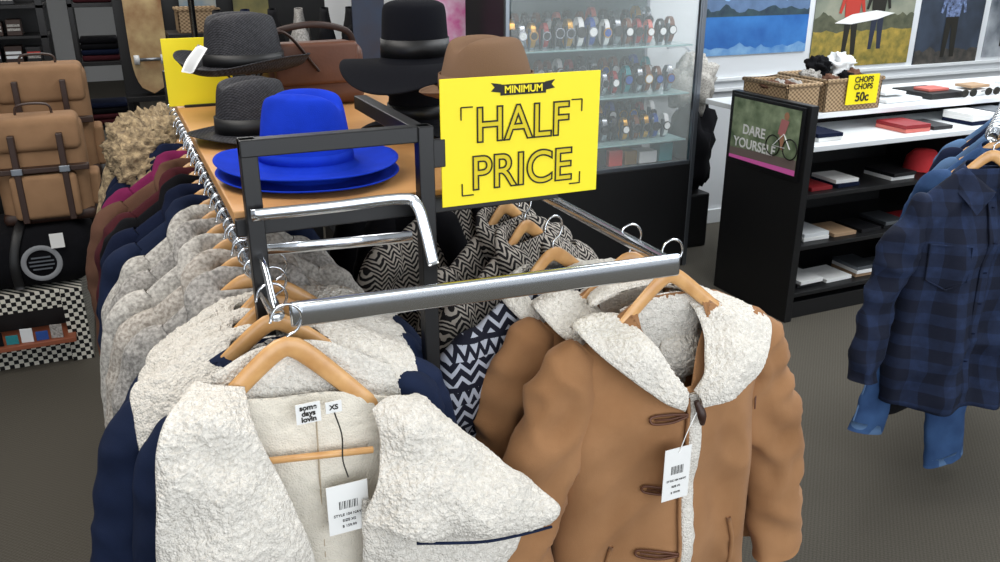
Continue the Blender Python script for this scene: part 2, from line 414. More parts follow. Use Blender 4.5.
# ------------------------------------------------------------------ hats
def hat(name,c,br,cr,ch,mat,band=m_ribbon,rot=0,wave=.012,pinch=.02,oval=.86,taper=.85,curl=.01,bandh=.03,sag=0,seed=0):
    p=group(name,c)
    prof=[(.001,ch),(cr*taper*.5,ch+.002),(cr*taper*.85,ch-.004),(cr*taper,ch-.018),(cr*(taper+(1-taper)*.5),ch*.5),(cr*.99,.022),(cr*1.02,.008),(cr*1.12,0)]
    steps=12
    for i in range(1,steps+1):
        u=i/steps; prof.append((cr*1.12+(br-cr*1.12)*u,-sag*u*u+curl*u**4))
    prof+= [(br+.0015,-sag+curl-.002),(br-.002,-sag+curl-.004),(cr*1.12,-.004)]
    P=crom([(a,0,b) for a,b in prof[:8]],40); prof=[(v.x,v.z) for v in P]+prof[8:]
    def d(q):
        r=math.hypot(q.x,q.y); a=math.atan2(q.y,q.x)
        if r>cr*1.05 or q.z<.012:
            k=smooth((r-cr)/(br-cr)); q.z+=wave*k*(math.sin(2*a+seed)+.5*math.sin(3*a+seed*2))
        h=smooth((q.z-ch*.45)/(ch*.55))
        if pinch:
            q.z-=pinch*1.2*h*math.exp(-(q.y/.022)**2)*(1 if r<cr*.98 else .3)
            q.y*=1-h*.22*smooth((q.x+cr)/(2*cr))
        return q
    lathe('crown_and_brim',prof,c,mat,p,n=72,sx=1,sy=oval,deform=d,rot=rot)
    bp=[];rr=cr*1.015
    for i in range(40):
        a=2*math.pi*i/40; q=Matrix.Rotation(rot,3,'Z')@V((rr*math.cos(a),rr*oval*math.sin(a),.012+bandh/2)); bp.append(q+V(c))
    vs=[];n=40
    for z in (-bandh/2,bandh/2):
        for q in bp:
            f=1 if z<0 else .985
            vs.append(V((c[0]+(q.x-c[0])*f,c[1]+(q.y-c[1])*f,q.z+z)))
    b=obj('hat_band',vs,[(k,(k+1)%n,n+(k+1)%n,n+k) for k in range(n)],band,p); m=b.modifiers.new('s','SOLIDIFY'); m.thickness=.003
    return p
hat('blue_fedora_hat',(.315,1.62,1.224),.175,.09,.138,m_blue,m_blue,rot=2.6,wave=.006,seed=1,bandh=.018,taper=.84)
hat('blue_fedora_hat',(.315,1.615,1.203),.174,.082,.09,m_blue,m_blue,rot=2.6,wave=.004,seed=1,bandh=.018)
hat('black_straw_hat',(.285,2.06,1.205),.155,.092,.13,m_straw,m_ribbon,rot=.4,wave=.006,seed=2,bandh=.035,pinch=.01)
h2=hat('black_straw_hat',(.32,2.38,1.32),.175,.105,.14,m_straw,m_ribbon,rot=.2,wave=.012,seed=3,bandh=.03,pinch=.012,curl=.03)
ws=group('wire_hat_stand',(.32,2.38,1.2))
for i in range(4):
    a=i*math.pi/2+.4
    tube('stand_leg',[(.32+.05*math.cos(a),2.38+.05*math.sin(a),1.199),(.32+.012*math.cos(a),2.38+.012*math.sin(a),1.25),(.32+.06*math.cos(a),2.38+.06*math.sin(a),1.315)],.003,m_blackm,ws,n=6,res=14)
tube('stand_ring',ring((.32,2.38,1.315),.062),.003,m_blackm,ws,n=6,closed=True)
tube('stand_base',ring((.32,2.38,1.2),.052),.003,m_blackm,ws,n=6,closed=True)
patch('price_label',[[(.150,2.235,1.335),(.165,2.225,1.365),(.195,2.215,1.40)],[(.175,2.225,1.33),(.19,2.215,1.355),(.215,2.21,1.39)]],m_paper,h2,nu=4,nv=10,th=.0008,amp=0)
yc=group('yellow_price_card',(.2,2.6,1.25)); box('card',.13,.31,2.58,2.584,1.2,1.385,m_yel,yc,.001); box('card_foot',.17,.26,2.57,2.60,1.196,1.203,m_blackm,yc,.001)
hat('black_felt_hat',(.665,1.98,1.225),.16,.085,.12,m_blkfelt,rot=.8,wave=.02,seed=2,sag=.02)
hat('black_felt_hat',(.665,1.99,1.365),.20,.092,.135,m_blkfelt,rot=.8,wave=.02,seed=4.2,sag=.035,bandh=.04,pinch=.0,taper=.9)
bs=group('hat_stand',(.665,1.99,1.2)); lathe('stand_column',[(.04,0),(.012,.012),(.012,.02),(.05,.03)],(.665,1.99,1.34),m_blackm,bs,n=20); lathe('stand_column_base',[(.05,0),(.05,.006),(.01,.01),(.01,.15)],(.665,1.99,1.196),m_blackm,bs,n=20)
hat('taupe_felt_hat',(.725,1.70,1.325),.15,.108,.115,m_brnfelt,m_brnfelt,rot=.3,wave=.01,seed=1,pinch=.018,taper=.8)
hs=group('hat_stand',(.725,1.7,1.2)); lathe('stand_column',[(.05,0),(.05,.006),(.01,.012),(.01,.12),(.05,.135),(.06,.14)],(.725,1.70,1.197),m_blackm,hs,n=20)
lb=group('leather_handbag',(.5,2.5,1.2))
b=box('bag_body',.38,.66,2.42,2.56,1.198,1.37,m_lea,lb,.035,seg=5,rot=.1)
box('bag_flap',.40,.64,2.405,2.43,1.26,1.375,m_lea,lb,.012,seg=4,rot=.1)
tube('bag_strap',[(.40,2.49,1.36),(.42,2.47,1.40),(.52,2.45,1.42),(.62,2.48,1.40),(.65,2.5,1.36)],.009,m_dlea,lb,res=30,ratio=.4,up=(0,1,0))
tube('bag_strap',[(.36,2.45,1.24),(.33,2.40,1.33),(.42,2.38,1.41),(.52,2.40,1.30)],.008,m_dlea,lb,res=30,ratio=.5)
# ------------------------------------------------------------------ left row garments
row=[(3.34,'black_coat',m_blackw,'shawl',.23,.80),(3.20,'fur_trim_jacket',m_fur,'fur',.23,.85),(3.02,'fur_trim_jacket',m_navy,'fur',.22,.85),(2.88,'navy_coat',m_navy,'shawl',.225,.85),
 (2.76,'magenta_cardigan',m_mag,'shawl',.235,.92),(2.64,'brown_coat',m_brn,'shawl',.26,.95),(2.52,'maroon_coat',m_maroon,'shawl',.24,.98),(2.41,'black_jacket',m_blackw,'shawl',.225,.95),(2.30,'navy_jacket',m_navy,'shawl',.235,.9),
 (2.19,'denim_jacket',m_denim,'shawl',.235,.95),(2.08,'light_grey_cardigan',m_lgrey,'shawl',.22,.60),(1.96,'grey_cardigan',m_grey,'shawl',.215,.62),(1.84,'light_grey_cardigan',m_lgrey,'shawl',.23,.58),(1.71,'oatmeal_cardigan',m_oat,'shawl',.22,.60),(1.60,'grey_cardigan',m_grey,'shawl',.21,.62)]
for i,(y,n,m,c,hw,L) in enumerate(row):
    random.seed(i)
    garment(n,.18,y,1.002,m,hw=hw,length=L,rot=random.uniform(-.22,.22),depth=.055,seed=i+1,collar=c,cmat=m_fur if c=='fur' else m,zr=ZR,sl=.44,so=.02,sr=.054,rows=34,N=60,wr=.008,hhw=.16,swr=.005)
# ------------------------------------------------------------------ sherpa denim coats
def lining(p,T,mat,z1=-.3,w=.085):
    patch('neck_lining',[[T(q) for q in r] for r in [[(-w*1.2,.012,-.012),(-w*.4,.022,.0),(w*.4,.022,.0),(w*1.2,.012,-.012)],[(-w,.018,-.12),(-w*.4,.03,-.12),(w*.4,.03,-.12),(w,.018,-.12)],[(-w*.8,.018,z1),(-w*.3,.03,z1),(w*.3,.03,z1),(w*.8,.018,z1)]]],mat,p,nu=60,nv=50,th=.006,amp=.003,ns=110)
def sherpa(cx,cy,zt,seed,rot=0):
    p,T,F=garment('sherpa_denim_coat',cx,cy,zt,m_denim,hw=.235,length=.85,rot=rot,depth=.065,seed=seed,sl=.58,so=.05,sr=.066,zr=ZR,drop=.045,wr=.008,swr=.006,vn=.2)
    lining(p,T,m_fleece)
    for s in (-1,1):
        g=[[(s*.01,.05,.0),(s*.07,.03,.0),(s*.075,-.03,-.04),(s*.06,-.075,-.14),(s*.035,-.085,-.30)],
           [(s*.015,.085,.0),(s*.14,.03,-.01),(s*.15,-.045,-.06),(s*.14,-.10,-.16),(s*.08,-.105,-.32)],
           [(s*.02,.10,-.06),(s*.215,.035,-.055),(s*.235,-.03,-.10),(s*.21,-.09,-.22),(s*.12,-.10,-.36)]]
        g=[[T(q) for q in r] for r in g]
        patch('fleece_collar',g,m_fleece,p,nu=80,nv=120,th=.008,amp=.0035,ns=110,low=.014)
    return p
sherpa(.215,1.50,.99,31,.08)
sherpa(.20,1.425,.99,32,.0)
sherpa(.185,1.345,.99,33,-.08)
fc,T,F=garment('sherpa_denim_coat',.20,1.29,.985,m_denim,hw=.215,length=.85,depth=.04,seed=40,sl=.58,so=.02,sr=.055,zr=None,vn=.2)
hanger(fc,.19,1.245,ZR,0,hw=.17,tilt=.07,drop=.048,bar=False,thick=.018,steep=.17)
tube('trouser_bar',[(.12,1.19,.862),(.30,1.19,.838)],.006,m_wood,fc,n=8)
patch('back_collar',[[(.07,1.27,.985),(.15,1.285,1.012),(.25,1.285,1.005),(.36,1.27,.945)],[(.07,1.262,.96),(.15,1.265,.96),(.25,1.265,.95),(.37,1.262,.91)],[(.07,1.26,.92),(.15,1.26,.91),(.25,1.26,.9),(.37,1.26,.88)]],m_fleece,fc,nu=40,nv=90,th=.008,amp=.003,ns=120)
patch('lining_panel',[[(.06,1.235,.965),(.15,1.235,.945),(.25,1.235,.935),(.36,1.235,.90)],[(.05,1.225,.8),(.16,1.21,.8),(.26,1.21,.8),(.38,1.225,.8)],[(.05,1.22,.5),(.16,1.205,.5),(.27,1.205,.5),(.4,1.22,.5)],[(.05,1.22,.2),(.16,1.2,.2),(.27,1.2,.2),(.4,1.22,.2)]],m_lining,fc,nu=100,nv=70,th=.006,amp=.002,ns=90)
patch('left_lapel',[
 [(.115,1.225,.98),(.115,1.19,.94),(.128,1.17,.895),(.155,1.15,.81),(.185,1.14,.68),(.20,1.14,.45)],
 [(.080,1.22,.99),(.055,1.155,.965),(.055,1.12,.90),(.07,1.10,.80),(.08,1.10,.67),(.09,1.1,.45)],
 [(.045,1.24,.995),(.005,1.17,.995),(-.022,1.14,.955),(-.035,1.13,.86),(-.05,1.13,.74),(-.06,1.14,.45)]],m_fleece,fc,nu=120,nv=200,th=.008,amp=.0036,ns=105,low=.026)
patch('right_lapel',[
 [(.305,1.2,.905),(.308,1.165,.855),(.288,1.14,.80),(.27,1.13,.76),(.262,1.125,.735)],
 [(.340,1.2,.920),(.36,1.14,.855),(.355,1.115,.80),(.345,1.10,.75),(.34,1.10,.71)],
 [(.37,1.22,.915),(.42,1.15,.845),(.44,1.11,.785),(.45,1.09,.73),(.455,1.09,.685)],
 [(.39,1.25,.900),(.475,1.18,.820),(.545,1.14,.755),(.605,1.11,.695),(.59,1.11,.655)]],m_fleece,fc,nu=160,nv=130,th=.008,amp=.0036,ns=105,low=.026)
patch('right_front_facing',[
 [(.27,1.16,.77),(.262,1.16,.62),(.245,1.16,.5),(.24,1.16,.2)],
 [(.42,1.13,.74),(.40,1.13,.60),(.38,1.13,.5),(.36,1.14,.2)],
 [(.57,1.145,.69),(.545,1.15,.59),(.50,1.15,.5),(.46,1.16,.2)]],m_fleece,fc,nu=90,nv=150,th=.008,amp=.0036,ns=105,low=.012)
tube('lapel_denim_edge',[(.34,1.097,.704),(.40,1.088,.692),(.46,1.083,.680),(.53,1.092,.666),(.593,1.107,.652)],.0026,m_denim,fc,n=8,res=24)
tube('lining_seam',[(.215,1.202,.93),(.21,1.200,.7),(.205,1.198,.3)],.0014,m_seam,fc,n=6,res=10)
box('label',.183,.222,1.197,1.199,.908,.943,m_paper,fc,0); 
for i,s in enumerate(('some','days','lovin')): text('label_text',s,.0125,(.2025,1.1962,.936-.0105*i),m_ink,fc,bold=.0004)
box('size_label',.230,.256,1.197,1.199,.917,.937,m_paper,fc,0); text('size_text','XS',.012,(.243,1.1962,.927),m_ink,fc,bold=.0003)
tube('tag_string',[(.243,1.195,.918),(.250,1.185,.88),(.247,1.178,.84),(.252,1.17,.81)],.0013,m_ink,fc,n=6,res=16)
def tag(p,x0,x1,y,z0,z1,red=False):
    box('price_tag',x0,x1,y,y+.0012,z0,z1,m_paper,p,0)
    w=x1-x0; h=z1-z0
    for i in range(12): 
        xx=x0+w*(.28+.04*i); box('barcode',xx,xx+w*(.012+.012*(i%3==0)),y-.0005,y,z0+h*.5,z0+h*.66,m_ink,p,0)
    for i in range(3): text('tag_text',['STYLE 104 NAVY','SIZE XS','$ 159.99'][i],w*.10,((x0+x1)/2,y-.0006,z0+h*(.38-.12*i)),m_ink,p)
    if red: 
        lathe('tag_hole_ring',[(.002,0),(.0065,0),(.0065,.001)],(0,0,0),m_red,p,n=20)
        o=p.children[-1]; c=V(((x0+x1)/2,y-.001,z1-.014))
        for v in o.data.vertices: q=v.co.copy(); v.co=c+V((q.x,-q.z,q.y))
tag(fc,.214,.282,1.168,.707,.800)
# ------------------------------------------------------------------ tan coats
def tan(cx,cy,zt,seed,rot=0,front=False):
    p,T,F=garment('tan_suede_coat',cx,cy,zt,m_suede,hw=.232,length=.88,rot=rot,depth=.085,hem=1.06,seed=seed,sl=.60,so=.09,sr=.072,zr=ZR,amp=.034,drop=.05,wr=.014,rows=90,N=130,swr=.011,vn=.17,hhw=.15)
    lining(p,T,m_fleece,-.24)
    L=[[(-.09,.04,-.035),(-.085,.0,-.035),(-.07,-.05,-.06),(-.04,-.09,-.115),(-.008,-.105,-.155)],
       [(-.14,.05,-.025),(-.14,.0,-.02),(-.12,-.07,-.058),(-.065,-.112,-.120),(-.015,-.116,-.170)],
       [(-.195,.05,-.040),(-.212,-.025,-.030),(-.160,-.08,-.085),(-.085,-.116,-.147),(-.02,-.112,-.190)]]
    Rr=[[(.05,.05,-.02),(.06,0,-.03),(.055,-.05,-.07),(.03,-.09,-.115),(.004,-.105,-.155)],
       [(.12,.05,-.020),(.135,-.01,-.040),(.12,-.072,-.085),(.07,-.116,-.13),(.012,-.12,-.170)],
       [(.195,.04,-.050),(.242,-.02,-.080),(.195,-.075,-.125),(.11,-.115,-.168),(.014,-.115,-.192)]]
    for nm,g in (('left_fleece_collar',L),('right_fleece_collar',Rr)):
        patch(nm,[[T(q) for q in r] for r in g],m_fleece,p,nu=80,nv=130,th=.0065,amp=.0035,ns=110,low=.016)
    patch('hood_lining',[[T(q) for q in r] for r in [[(-.15,.045,-.01),(-.05,.07,.0),(.06,.07,-.005),(.15,.04,-.03)],[(-.13,.09,-.02),(-.05,.12,-.01),(.05,.12,-.02),(.13,.08,-.04)],[(-.12,.10,-.10),(-.05,.13,-.12),(.05,.13,-.12),(.12,.10,-.11)]]],m_fleece,p,nu=50,nv=70,th=.010,amp=.003,ns=110)
    if front:
        pts=[F(.012,d,.004) for d in [.165+i*.7/30 for i in range(31)]]
        tube('fleece_placket',pts,.016,m_fleece,p,n=14,ratio=.4,up=(0,1,0),amp=.004,ns=110)
        pts=[F(-.008,d,.007) for d in [.17+i*.7/30 for i in range(31)]]
        tube('placket_edge',pts,.004,m_suede,p,n=8)
        for d in (.20,.36,.52,.68):
            for sgn,w in ((-1,.075),):
                x0=-.012
                tube('toggle_loop',[F(x0,d,.009),F(x0+sgn*w*.5,d-.007,.007),F(x0+sgn*w,d-.006,.007),F(x0+sgn*w,d+.007,.007),F(x0+sgn*w*.5,d+.009,.007),F(x0,d+.004,.009)],.0026,m_lea,p,n=8,res=30)
                tube('loop_cord',[F(x0,d+.002,.008),F(x0-w*.5,d+.001,.008),F(x0-w*.95,d,.008)],.002,m_lea,p,n=6)
            if d<.3: tube('toggle',[F(.0,d-.03,.022),F(.008,d-.005,.028),F(.014,d+.02,.024)],[.005,.009,.005],m_dlea,p,n=10,res=10)
        for s in (-1,1):
            pts=[F(s*.14,.5,.004),F(s*.15,.56,.004),F(s*.155,.64,.004)]
            tube('pocket_welt',pts,.005,m_suede,p,n=8,res=10)
            tube('armhole_seam',[F(s*(.19+.02*math.sin(j*.3)),.09+.022*j,.001) for j in range(9)],.0016,m_lea,p,n=6)
    return p,T,F
tan(.905,1.385,.975,52,-.05)
tc,T,F=tan(.925,1.27,.975,51,.0,True)
tag(tc,.845,.905,1.132,.613,.728,True)
tube('tag_string',[(.915,1.14,.79),(.89,1.13,.76),(.875,1.130,.718)],.001,m_paper,tc,n=6,res=12)
# ------------------------------------------------------------------ patterned garments on right rail
ap,T,F=garment('aztec_knit_coat',.79,1.50,.97,m_aztec,hw=.245,length=.8,rot=.25,depth=.07,seed=61,zr=ZR,sl=.5,wr=.006,so=.07)
for s in (-1,1):
    g=[[(s*.02,.05,.01),(s*.08,.02,.0),(s*.08,-.05,-.05),(s*.03,-.09,-.13)],[(s*.02,.09,-.02),(s*.13,.02,-.02),(s*.12,-.06,-.07),(s*.06,-.10,-.15)]]
    patch('fleece_collar',[[T(q) for q in r] for r in g],m_fleece,ap,nu=30,nv=70,th=.008,amp=.003,ns=100)
garment('chevron_cardigan',.82,1.70,.985,m_chev,hw=.26,length=.85,rot=.5,depth=.06,seed=62,collar='shawl',cmat=m_chev,zr=ZR,sl=.5,hhw=.19,wr=.008)
garment('chevron_cardigan',.84,1.86,.985,m_chev,hw=.26,length=.85,rot=.5,depth=.06,seed=63,collar='shawl',cmat=m_chev,zr=ZR,sl=.5,hhw=.19,wr=.008)
garment('chevron_cardigan',.80,2.08,.985,m_chev,hw=.26,length=.85,rot=.3,depth=.06,seed=64,collar='shawl',cmat=m_blackw,zr=ZR,sl=.5,wr=.008)
garment('black_coat',.86,2.32,.985,m_blackw,hw=.24,length=.85,rot=.2,depth=.06,seed=65,collar='shawl',zr=ZR)
garment('black_coat',.86,2.6,.985,m_blackw,hw=.24,length=.85,rot=.2,depth=.06,seed=66,collar='shawl',zr=ZR)
# ------------------------------------------------------------------ glass cabinet
cb=group('glass_watch_cabinet',(2.15,3.85,0))
X0,X1,Y0,Y1=1.64,2.72,3.62,4.12
box('base',X0,X1,Y0,Y1,0,.57,m_black,cb,.003)
box('back_panel',X0,X1,Y1-.015,Y1,.57,2.15,M('mirror_back',(88,106,110),.3,.2),cb,0)
box('left_panel',X0-.01,X0,Y0,Y1,.0,2.2,m_black,cb,0)
box('top',X0,X1,Y0,Y1,2.15,2.2,m_alu,cb,.003)
for x in (X0,X1-.02):
    for y in (Y0,Y1-.02): box('frame_post',x,x+.02,y,y+.02,0.57,2.15,m_alu,cb,.002)
box('corner_edge',X1-.01,X1+.014,Y0-.004,Y0+.03,0,2.2,m_alu,cb,.002)
for z in (.57,2.12): box('frame_rail',X0,X1,Y0,Y0+.02,z,z+.02,m_alu,cb,.002)
m_sg=M('shelf_glass',(140,168,168),.1)
for z in (.70,.94,1.18,1.42,1.66): box('glass_shelf',X0+.03,X1-.03,Y0+.03,Y1-.02,z-.008,z,m_sg,cb,.001)
box('glass_pane',X0+.03,X1-.03,Y0+.008,Y0+.014,.58,2.12,m_glass,cb,0)
box('glass_side',X1-.014,X1-.008,Y0+.03,Y1-.03,.58,2.12,m_glass,cb,0)
wg=group('wrist_watches',(2.15,3.8,.7))
wm=[M('watch_black',(22,22,25),.4),M('watch_steel',(170,172,178),.25,.9),M('watch_gold',(205,155,75),.3,.8),M('watch_white',(226,226,226),.4),M('watch_teal',(40,130,138),.4),M('watch_rose',(205,110,100),.4),M('watch_blue',(40,76,150),.4),M('watch_brown',(110,65,40),.5),M('watch_darkred',(140,30,36),.5)]
pick=[0,0,0,0,1,1,2,3,5,6,7,7,8,4]
for z in (.70,.94,1.18,1.42):
    for ry in range(2):
        x=X0+.08+ry*.04
        while x<X1-.08:
            y=Y0+.13+ry*.17+random.uniform(-.01,.01); zz=z+ry*.035+.002; S=random.uniform(1.15,1.4)
            m=wm[random.choice(pick)]; n=18
            vs=[];zc=zz+.050*S
            for i in range(n):
                a=2*math.pi*i/n
                for dx in (-.0105*S,.0105*S): vs.append((x+dx*(.8+.2*abs(math.cos(a))),y+.026*S*math.cos(a),zc+.050*S*math.sin(a)))
            o=obj('strap',vs,[(2*i,2*i+1,(2*i+3)%(2*n),(2*i+2)%(2*n)) for i in range(n)],m,wg)
            for rr,dd,mm in ((.0185*S,.006,wm[random.choice((0,1,2,0,1,7))]),(.0145*S,.0075,wm[random.choice((0,3,0,6,0,3))])):
                vs=[(x+rr*math.cos(2*math.pi*k/18),y-.025*S-d,zc+rr*math.sin(2*math.pi*k/18)) for d in (0,dd) for k in range(18)]
                obj('dial',vs,[tuple(range(18,36))]+[(k,(k+1)%18,18+(k+1)%18,18+k) for k in range(18)],mm,wg,False)
            box('watch_stand',x-.012,x+.012,y-.012,y+.012,z,zc+.03,m_alu,wg,.003)
            x+=random.uniform(.055,.075)
bx=group('watch_boxes',(2.2,3.8,.57))
x=X0+.08
for i in range(9):
    w=random.uniform(.07,.11); box('gift_box',x,x+w,Y0+.1,Y0+.2,.572,.572+random.uniform(.05,.10),[wm[2],wm[5],m_white,wm[4],wm[0],m_red,wm[2],m_white,wm[4]][i],bx,.004); x+=w+.015
# ------------------------------------------------------------------ posters
def poster(name,x0,x1,z0,z1,bg):
    p=group(name,((x0+x1)/2,4.2,(z0+z1)/2)); box('sheet',x0,x1,4.213,4.2185,z0,z1,bg,p,0); return p
def qd(p,n,pts,m,k=0): poly(n,[(x,4.212-.0008*k,z) for x,z in pts],m,p)
def ridge(x0,x1,zb,zt,amp,seed,n=40):
    return [(x0,zb),(x1,zb)]+[(x1+(x0-x1)*i/n,zt+amp*(noise.noise(V((i*.18,seed,0)))+.5*noise.noise(V((i*.5,seed,2))))) for i in range(n+1)]
pl=poster('lake_poster',3.13,3.95,1.04,1.8,M('sky_print',(170,200,228),.5,rgb2=(120,170,220),vs=4))
qd(pl,'far_mountain',ridge(3.13,3.95,1.24,1.38,.07,3),M('mountain_far',(96,122,158),.5,var=.3,vs=20),1)
qd(pl,'near_mountain',ridge(3.13,3.95,1.24,1.30,.05,9),M('mountain_near',(30,46,66),.5,rgb2=(54,78,84),vs=25),2)
qd(pl,'lake',[(3.13,1.04),(3.95,1.04),(3.95,1.26),(3.13,1.26)],M('lake_print',(26,80,150),.4,rgb2=(58,122,190),vs=6),3)
qd(pl,'shore',ridge(3.13,3.95,1.04,1.085,.03,5),M('shore_print',(130,170,205),.5,rgb2=(64,120,180),vs=12),4)
skin=M('skin_print',(180,130,100),.6)
def person(p,x,z,h,c1,c2,k=3,lean=0):
    qd(p,'printed_legs',[(x-.10*h,z),(x-.04*h,z),(x,z+.38*h),(x+.05*h,z),(x+.12*h,z),(x+.1*h+lean,z+.5*h),(x-.1*h+lean,z+.5*h)],c2,k)
    qd(p,'printed_torso',[(x-.11*h+lean,z+.45*h),(x+.11*h+lean,z+.45*h),(x+.14*h+lean,z+.8*h),(x+.04*h+lean,z+.85*h),(x-.04*h+lean,z+.85*h),(x-.14*h+lean,z+.8*h)],c1,k+1)
    for s in (-1,1): qd(p,'printed_arm',[(x+s*.14*h+lean,z+.8*h),(x+s*.21*h+lean,z+.5*h),(x+s*.17*h+lean,z+.49*h),(x+s*.10*h+lean,z+.7*h)],c1,k+1)
    qd(p,'printed_head',[(x+lean+.055*h*math.cos(a),z+.92*h+.075*h*math.sin(a)) for a in [i*math.pi/6 for i in range(12)]],skin,k+2)
pp=poster('surfers_poster',4.0,4.84,.93,1.8,M('beach_print',(150,150,132),.6,rgb2=(96,108,96),vs=6))
qd(pp,'printed_hills',ridge(4.0,4.84,1.1,1.24,.06,7),M('hill_print',(96,96,74),.6,rgb2=(60,66,50),vs=20),1)
qd(pp,'sand',ridge(4.0,4.84,.93,1.15,.02,2),M('sand_print',(178,150,66),.6,rgb2=(96,96,44),vs=20),2)
person(pp,4.30,1.00,.52,M('coat_r',(178,56,44),.6),m_ink); person(pp,4.52,1.03,.50,m_ink,M('dkprint',(36,42,60),.6))
qd(pp,'printed_surfboard',[(4.16,1.20),(4.3,1.25),(4.5,1.27),(4.66,1.25),(4.52,1.215),(4.3,1.19)],m_paper,7)
pr=poster('rider_poster',4.90,5.50,.91,1.8,M('dusk_print',(60,72,90),.6,rgb2=(30,34,42),vs=5))
qd(pr,'printed_ground',ridge(4.9,5.5,.91,1.0,.03,4),M('ground_print',(84,78,70),.6,rgb2=(40,40,40),vs=20),1)
person(pr,5.2,.95,.58,M('jacket_print',(130,150,195),.6,rgb2=(16,16,26),vs=60),m_ink)
pq=poster('snow_poster',5.56,6.3,.93,1.8,M('snow_print',(195,200,206),.6,rgb2=(60,70,80),vs=4)); person(pq,5.75,1.0,.4,m_red,m_ink)
# ------------------------------------------------------------------ counter
ct=group('display_counter',(3.4,3.1,0))
box('end_panel',2.68,2.72,2.77,3.30,0,1.0,m_black,ct,.003)
box('plinth',2.72,4.6,2.80,3.28,0,.08,m_black,ct,.002)
box('back',2.72,4.6,3.27,3.30,.08,.88,m_black,ct,0)
box('top_board',2.72,5.2,2.98,3.55,.895,.92,m_white,ct,.003)
box('front_board',2.72,4.6,2.77,3.2,.80,.825,m_white,ct,.003)
for z in (.60,.36,.13): box('shelf',2.72,4.6,2.79,3.27,z-.02,z,m_black,ct,.002)
box('divider',3.72,3.74,2.80,3.27,.08,.8,m_black,ct,0); box('right_panel',4.58,4.62,2.77,3.3,0,.92,m_black,ct,.002)
sr=group('digital_screen',(2.67,3.0,.85))
box('bezel',2.668,2.68,2.795,3.275,.665,.99,m_blackm,sr,.002)
gm=M('cycling_picture',(52,74,46),.4,rgb2=(160,172,140),vs=16,emit=.15)
poly('picture',[(2.666,3.26,.69),(2.666,2.81,.69),(2.666,2.81,.975),(2.666,3.26,.975)],gm,sr)
poly('picture_path',[(2.665,3.26,.70),(2.665,2.81,.70),(2.665,2.81,.76),(2.665,3.26,.74)],M('path_pic',(120,105,100),.5),sr)
poly('pink_strip',[(2.6645,3.26,.69),(2.6645,2.81,.69),(2.6645,2.81,.715),(2.6645,3.26,.705)],M('pink_pic',(200,90,160),.5,emit=.2),sr)
rx=(math.pi/2,0,-math.pi/2)
text('word_dare','DARE',.062,(2.664,3.10,.835),m_paper,sr,rot=rx,bold=.0015); text('word_yourself','YOURSELF',.062,(2.664,3.09,.77),m_paper,sr,rot=rx,bold=.0015)
for y in (2.855,2.965): tube('bicycle_wheel',ring((2.663,y,.80),.045,'x',20),.003,m_ink,sr,n=5,closed=True,up=(1,0,0))
tube('bicycle_frame',[(2.663,2.855,.80),(2.663,2.9,.86),(2.663,2.965,.80),(2.663,2.89,.80)],.003,m_paper,sr,n=5)
poly('cyclist_leg',[(2.6625,2.93,.86),(2.6625,2.90,.86),(2.6625,2.895,.79),(2.6625,2.912,.79)],skin,sr)
poly('cyclist_body',[(2.6622,2.94,.855),(2.6622,2.895,.855),(2.6622,2.875,.92),(2.6622,2.925,.925)],M('cyc',(190,120,120),.5),sr)
poly('cyclist_head',[(2.6625,2.895+.016*math.cos(a),.94+.018*math.sin(a)) for a in [i*math.pi/5 for i in range(10)]],skin,sr)
def basket(x0,x1,y0,y1,z0,h):
    p=group('wicker_basket',((x0+x1)/2,(y0+y1)/2,z0)); t=.012
    box('basket_base',x0+.01,x1-.01,y0+.01,y1-.01,z0,z0+.01,m_wicker,p,0)
    for a in ((x0,x1,y0,y0+t),(x0,x1,y1-t,y1),(x0,x0+t,y0,y1),(x1-t,x1,y0,y1)): box('basket_side',*a,z0,z0+h,m_wicker,p,.004)
    tube('basket_rim',[(x0,y0,z0+h),(x1,y0,z0+h),(x1,y1,z0+h),(x0,y1,z0+h),(x0,y0,z0+h)],.010,m_wicker,p,n=8)
    return p
b1=basket(2.735,2.93,2.99,3.29,.921,.13); b2=basket(2.955,3.30,2.985,3.30,.921,.14)
def blob(name,c,s,mat,p=None,amp=.2,seed=0):
    vs=[];n=28;r=18
    for i in range(r+1):
        for k in range(n):
            th=math.pi*i/r; a=2*math.pi*k/n; d=V((math.sin(th)*math.cos(a),math.sin(th)*math.sin(a),math.cos(th)))
            f=1+amp*(noise.noise(d*2.2+V((seed,seed,0)))+.5*noise.noise(d*5+V((seed,0,0)))); vs.append(V((c[0]+d.x*s[0]*f,c[1]+d.y*s[1]*f,c[2]+d.z*s[2]*f)))
    return obj(name,vs,[(i*n+k,(i+1)*n+k,(i+1)*n+(k+1)%n,i*n+(k+1)%n) for i in range(r) for k in range(n)],mat,p)
for i in range(8):
    blob('folded_sock',(3.0+.036*i,3.14+.05*math.sin(i*2),1.05+.015*math.cos(i)),(.045,.05,.03),[m_grey,m_blackw,m_brn,m_lgrey][i%4],b2,.5,i)
blob('stuffed_bag',(3.19,3.16,1.11),(.07,.06,.05),m_white,b2,.6,8)
blob('stuffed_bag',(3.06,3.16,1.10),(.05,.06,.045),m_blackw,b2,.6,3)
for i in range(4): blob('folded_sock',(2.77+.04*i,3.14,1.03),(.04,.06,.025),[m_brn,m_grey][i%2],b1,.5,i+3)
ys=group('yellow_price_sign',(3.2,2.98,1.02)); box('card',3.07,3.26,2.970,2.973,.950,1.085,m_yel,ys,0)
text('line_1','CHOPS',.036,(3.165,2.968,1.062),m_ink,ys,bold=.0008); text('line_2','CHOPS',.036,(3.165,2.968,1.030),m_ink,ys,bold=.0008); text('line_3','50c',.058,(3.165,2.968,.982),m_ink,ys,bold=.0014)
bk=group('counter_books',(3.4,3.0,.1))
